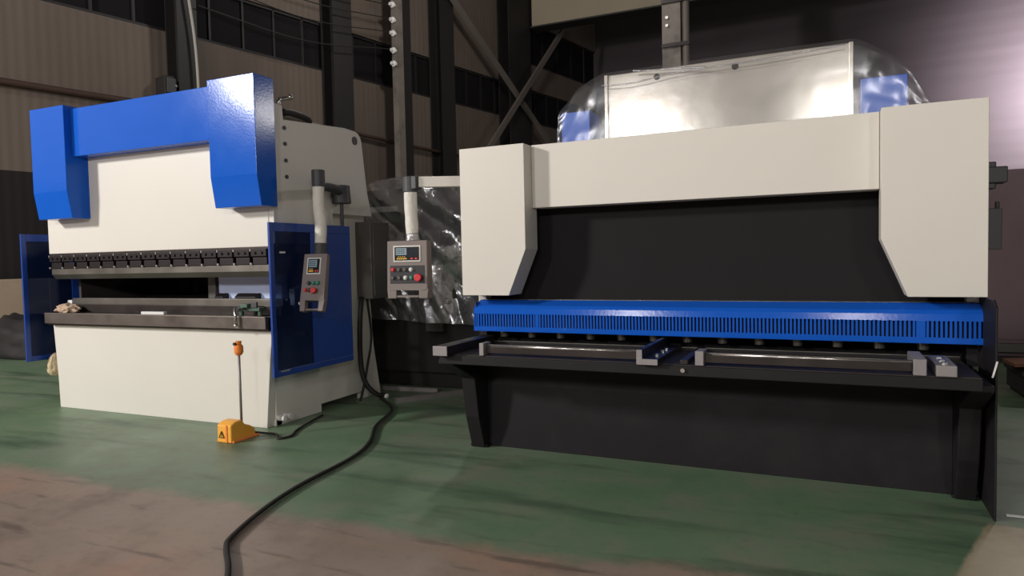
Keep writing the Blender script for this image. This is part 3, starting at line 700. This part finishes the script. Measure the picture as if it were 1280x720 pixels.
# side frames above the table
sf = [(4.42, 1.02), (4.42, 2.0), (5.3, 2.0), (5.6, 1.6), (5.6, 1.02)]
for x0, x1 in ((-2.262, -2.20), (.735, .79)):
    bm = bmesh.new(); prism(bm, sf, 'X', x0, x1); obj('side_frame', bm, M['cream'], sh, .004)
    bm = bmesh.new(); bx(bm, x0, x1, 4.42, 5.6, .70, 1.02); obj('lower_side_frame', bm, M['black'], sh, .003, label='black lower side frame')
bm = bmesh.new(); prism(bm, [(3.99, 0), (3.99, .72), (3.99, 1.05), (4.05, 1.085), (4.42, 1.085), (4.42, 0)], 'X', .79, .80); obj('side_shield', bm, M['black'], sh, .003)
bm = bmesh.new(); bx(bm, .79, .95, 4.6, 4.72, 1.70, 1.79); bx(bm, .79, .90, 4.62, 4.70, 1.67, 1.82); obj('side_valve', bm, M['grey_dark'], sh, .006)
bm = bmesh.new(); bx(bm, .79, .925, 4.6, 4.7, 1.33, 1.56); cyl(bm, (.91, 4.65, 1.56), (.91, 4.65, 1.60), .012, .012, 10); obj('side_box', bm, M['grey_dark'], sh, .006)
bm = bmesh.new(); bar3(bm, (.797, 3.985, .79), (.778, 3.985, .71), .008, .003, Vector((0, 1, 0))); obj('paper_tag', bm, M['white'], sh, label='white paper tag')
# sheet steel hood behind
bm = bmesh.new(); prism(bm, [(4.90, 2.0), (4.90, 2.655), (5.25, 2.70), (5.6, 2.70), (5.6, 2.0)], 'X', -1.425, .19); hd = obj('sheet_hood', bm, M['sheet'], sh, .006, label='bare sheet steel hood')
bm = bmesh.new(); bx(bm, -1.43, -1.405, 4.88, 4.90, 2.0, 2.655); bx(bm, .17, .195, 4.88, 4.90, 2.0, 2.655); obj('hood_edge', bm, M['sheet'], hd, .003)
bm = bmesh.new(); cyl(bm, (-1.05, 4.895, 2.60), (-1.05, 4.905, 2.60), .022, .022, 16); cyl(bm, (-.92+.4, 4.895, 2.60), (-.92+.4, 4.905, 2.60), .022, .022, 16); obj('hood_hole', bm, M['clamp'], hd)
for x0, x1 in ((-1.755, -1.535), (.235, .49)):
    bm = bmesh.new(); bx(bm, x0, x1, 4.85, 5.1, 2.0, 2.41); obj('cylinder_cover', bm, M['cover_blue'], sh, .004, label='blue hydraulic cylinder cover')
# pendant of the shear
bm = bmesh.new(); bar3(bm, (-2.83, 4.55, 1.945), (-2.235, 4.86, 1.945), .08, .07, Vector((.46, -.88, 0))); obj('pendant_arm', bm, M['cream'], sh, .004)
bm = bmesh.new(); cyl(bm, (-2.90, 4.535, 1.87), (-2.90, 4.535, 1.99), .06, .06, 20); bx(bm, -2.9, -2.82, 4.49, 4.58, 1.89, 1.99); obj('pendant_elbow', bm, M['grey_dark'], sh, .006)
bm = bmesh.new(); tube(bm, [(-2.90, 4.535, 1.88), (-2.90, 4.535, 1.75), (-2.895, 4.535, 1.62), (-2.89, 4.535, 1.49)], .05, 16, 6, .06); obj('wrapped_post', bm, M['white_wrap'], sh, smooth=True, label='post wrapped in white foam')
bm = bmesh.new(); tube(bm, [(-2.895, 4.535, 1.55), (-2.89, 4.535, 1.49)], .064, 16, 4, .25); obj('film_collar', bm, M['film_heavy'], sh, smooth=True)
control_box(sh, (-2.90, 4.50, 1.492), .325, .445, .10, math.radians(-2), math.radians(12), True)

# ---- clear film draped over the hood and cylinder covers
prof = [(-1.80, 1.96), (-1.785, 2.25), (-1.775, 2.42), (-1.70, 2.49), (-1.625, 2.575), (-1.53, 2.625), (-1.435, 2.665), (-.6, 2.672), (.20, 2.668), (.24, 2.65), (.40, 2.545), (.50, 2.45), (.545, 2.36), (.60, 2.25), (.64, 1.96)]
fb = thing('plastic_film', 'clear plastic film draped over the steel hood and blue cylinder covers', 'plastic film', (-.6, 4.9, 2.0), sy, real=s2w(-.6, 4.9, 2.0))
def resample(P, n):
    L_ = [0]
    for a, b in zip(P, P[1:]): L_.append(L_[-1]+math.hypot(b[0]-a[0], b[1]-a[1]))
    out = []
    for i in range(n):
        d = L_[-1]*i/(n-1); j = min(next((k for k in range(len(L_)-1) if L_[k+1] >= d-1e-9)), len(P)-2)
        t_ = (d-L_[j])/(L_[j+1]-L_[j]); out.append((P[j][0]+(P[j+1][0]-P[j][0])*t_, P[j][1]+(P[j+1][1]-P[j][1])*t_))
    return out
rp = resample(prof, 130)
bm = bmesh.new(); rows = []
ys = [4.835, 4.84, 4.87, 4.95, 5.1, 5.3, 5.5, 5.66]
def fnoise(x, y, z, a): return a*(noise.noise(Vector((x*4, y*4, z*9)))+.6*noise.noise(Vector((x*13+3, y*9, z*13))))
top_rows = []
for y in ys:
    row = []
    for x, z in rp:
        side = x < -1.5 or x > .25
        dn = .05*max(0, (4.90-y)/.065) if z > 2.3 else 0
        amp = .009 if side else .002
        row.append(bm.verts.new((x, y+fnoise(x, y, z, amp), max(z, 1.96)+abs(fnoise(x+9, y, z, amp*.5))-dn*.15)))
    top_rows.append(row)
front = []
nF = 14
for k in range(1, nF):
    t_ = k/nF; row = []
    for x, z in rp:
        zz = z+(1.96-z)*t_
        side = x < -1.5 or x > .25
        row.append(bm.verts.new((x, 4.832+fnoise(x, k*.2, zz, (.011 if side else .003)), zz)))
    front.append(row)
allr = front[::-1]+top_rows
for a, b in zip(allr, allr[1:]):
    for i in range(len(a)-1): bm.faces.new((a[i], a[i+1], b[i+1], b[i]))
obj('film_sheet', bm, M['film'], fb, smooth=True)
bm = bmesh.new(); tube(bm, [(-1.43, 4.822, 2.565), (-1.2, 4.818, 2.56), (-.9, 4.82, 2.59), (-.4, 4.818, 2.60), (.15, 4.822, 2.625)], .005, 6, 6, .4)
tube(bm, [(-1.2, 4.82, 2.64), (-.85, 4.815, 2.615), (-.7, 4.818, 2.60)], .007, 6, 6, .5); obj('film_fold', bm, M['film_heavy'], fb, smooth=True)

# ------------------------------------------------------------------ wrapped machine in the gap
wm = thing('wrapped_machine', 'dark machine under plastic wrap standing between the two metalworking machines', 'machine', (-3.75, 6.75, 0))
bm = bmesh.new(); bx(bm, -4.45, -3.05, 6.2, 7.4, .15, 2.10); obj('body', bm, M['tarp'], wm, .02)
bm = bmesh.new(); bx(bm, -4.40, -3.10, 6.25, 7.35, 0, .15); obj('plinth', bm, M['rubber'], wm, .01)
bm = bmesh.new(); bx(bm, -4.40, -4.03, 6.16, 6.21, 1.86, 1.92); obj('pale_rail', bm, M['white_wrap'], wm, .006)
bm = bmesh.new(); bx(bm, -3.70, -3.50, 6.13, 6.2, .6, 1.65); obj('grey_door', bm, M['grey'], wm, .01)
bm = bmesh.new(); cyl(bm, (-3.32, 6.1, .95), (-3.38, 6.1, 1.85), .05, .05, 16); obj('column_tube', bm, M['grey'], wm, smooth=True)
ww = thing('plastic_wrap', 'crumpled glossy plastic sheet hanging over the dark machine in the gap', 'plastic wrap', (-3.75, 6.7, .9))
bm = bmesh.new(); W = 90; H = 70; grid = []
for j in range(H+1):
    row = []
    for i in range(W+1):
        s = i/W; x = -4.52+1.56*s; v = j/H
        if v < .2: y = 7.0-.95*(v/.2); z = 2.19-.05*s
        else: y = 6.05; z = 2.19-.05*s-(v-.2)/.8*1.45
        a = noise.noise(Vector((x*2.2-z*.8, z*.9+x*.5, 1)))*.12+abs(noise.noise(Vector((x*4+z*2.4, z*1.2, 5))))*.07+noise.noise(Vector((x*14, z*9, 2)))*.008
        fold = .05*math.sin((x*1.2+z*1.5)*9)*max(0, 1-abs(z-1.75)/.5)
        row.append(bm.verts.new((x, y-(a+fold if v >= .2 else 0)-(.02), z+(a*.7 if v < .3 else 0))))
    grid.append(row)
for a, b in zip(grid, grid[1:]):
    for i in range(W): bm.faces.new((a[i], a[i+1], b[i+1], b[i]))
obj('sheet', bm, M['film_heavy'], ww, smooth=True)

# steel bars on the floor in the gap
bm = bmesh.new(); bar3(bm, (-4.15, 5.98, .02), (-3.5, 6.02, .02), .05, .04, Vector((0, 0, 1)))
tag(obj('steel_bar', bm, M['rough_steel']), 'dull steel bar lying on the floor across the gap', 'steel bar')
bm = bmesh.new(); bar3(bm, (-3.62, 5.42, .025), (-3.20, 6.02, .025), .05, .05, Vector((0, 0, 1)))
tag(obj('steel_bar', bm, M['rough_steel']), 'dull steel bar on the floor pointing back beside the shear', 'steel bar')

# ------------------------------------------------------------------ clutter at the far left and right
o = None
t = thing('beige_crate', 'pale beige crate against the dark wall at the left edge', 'crate', wp(-.25, .55, 0), PI/2-th); BASE[t.name] = Vector((0, 0, 0))
bm = bmesh.new(); bx(bm, -1.6, .85, -.3, .3, .0, 1.17); obj('body', bm, M['beige'], t, .01)
bm = bmesh.new()
for x in (-1.5, -.4, .75): bx(bm, x-.05, x+.05, -.33, -.3, 0, 1.17)
obj('batten', bm, M['beige'], t)
bm = bmesh.new(); bmesh.ops.create_icosphere(bm, subdivisions=4, radius=1)
for v in bm.verts:
    n = v.co.normalized(); k = 1+.22*noise.noise(n*2.5+Vector((4, 0, 0)))+.08*noise.noise(n*6)
    v.co = Vector((-11.2+n.x*.95*k, 6.65+n.y*.4*k, max(0.002, .08+n.z*.55*k)))
tag(obj('tarpaulin_heap', bm, M['tarp'], smooth=True), 'dark tarpaulin covered heap on the floor at the left edge', 'heap')
# right side
t = thing('blocking_cabinet', 'tall dark brown cabinet added behind the right end of the shear as a light block', 'cabinet', (2.9, 10.0, 0))  # cabinet made tall to block the rear lamp's reflection on the floor
bm = bmesh.new(); bx(bm, 1.75, 4.2, 9.7, 10.3, .06, 2.25); obj('body', bm, M['purple_brown'], t, .01)
bm = bmesh.new(); bx(bm, 1.72, 4.25, 9.60, 9.70, .12, .22); obj('bumper_rail', bm, M['grey'], t, .005)
bm = bmesh.new(); bx(bm, 1.8, 2.95, 9.68, 9.7, .26, 2.2); obj('door', bm, M['purple_brown'], t, .003)
bm = bmesh.new(); bx(bm, 3.0, 4.15, 9.68, 9.7, .26, 2.2); obj('door', bm, M['purple_brown'], t, .003)
bm = bmesh.new(); bx(bm, 1.8, 4.15, 9.75, 10.25, 0, .06); obj('plinth', bm, M['rubber'], t)
t = thing('scrap_bin', 'low dark scrap bin with a rusty board on top, right edge', 'bin', (2.0, 7.6, 0))
bm = bmesh.new(); bx(bm, 1.68, 2.6, 7.3, 7.9, .03, .24); bx(bm, 1.66, 2.62, 7.28, 7.92, .2, .25); obj('body', bm, M['brown_dark'], t, .008)
bm = bmesh.new(); bx(bm, 1.7, 1.8, 7.35, 7.85, 0, .03); bx(bm, 2.45, 2.55, 7.35, 7.85, 0, .03); obj('runner', bm, M['rubber'], t)
bm = bmesh.new(); bar3(bm, (1.60, 7.45, .30), (2.7, 7.5, .40), .35, .03, Vector((0, 0, 1)))
tag(obj('rusty_board', bm, M['rust']), 'rust coloured board leaning on the low dark bin', 'board')
bm = bmesh.new(); p = s2w(.86, 4.1, 0); bx(bm, p.x, p.x+.10, p.y-.008, p.y+.008, .0, .008); tag(obj('paper_strip', bm, M['white']), 'white paper strip on the floor by the right foot of the shear', 'strip')

# ------------------------------------------------------------------ light
def lamp(name, loc, power, rgb, radius):
    l = bpy.data.lights.new(name, 'POINT'); l.energy = power; l.color = rgb; l.shadow_soft_size = radius
    o = bpy.data.objects.new(name, l); C.objects.link(o); o.location = loc; return o
LAMPS = [('hall_lamp_front_left', (-11.3, -4.0, 5.5), 4200, (1., .97, .945), .6),
         ('hall_lamp_front_mid', (-4.2, -6.0, 3.85), 720, (1., .97, .945), .35),
         ('hall_lamp_front_right', (.25, -5.2, 3.8), 380, (1., .97, .945), .35),
         ('hall_lamp_right', (3.6, -3.6, 3.4), 330, (1., .97, .945), .4),
         ('fill_light_rear_mid', (-5.8, 12.5, 9.5), 560, (1., .95, .9), .4),  # added fill light, brightens the far part of the left wall
         ('hall_lamp_rear_right', (4.2, 13.0, 5.0), 300, (1., .95, .9), .3)]
for a in LAMPS: lamp(*a)
l = bpy.data.lights.new('wall_washer_lamp', 'SPOT'); l.energy = 4300; l.color = (1., .93, .97); l.shadow_soft_size = .3; l.spot_size = math.radians(150); l.spot_blend = .4
o = bpy.data.objects.new('wall_washer_lamp', l); C.objects.link(o); o.location = (7.7, 23.9, 6.2); o.rotation_euler = (PI/2, 0, -th2)
w = bpy.data.worlds.new('World'); SC.world = w; w.use_nodes = True
bg = w.node_tree.nodes['Background']; bg.inputs['Color'].default_value = (.95, .95, 1., 1); bg.inputs['Strength'].default_value = .07
SC.view_settings.view_transform = 'Standard'; SC.view_settings.look = 'None'
SC.view_settings.gamma = 1; SC.view_settings.exposure = 0; SC.view_settings.use_curve_mapping = False
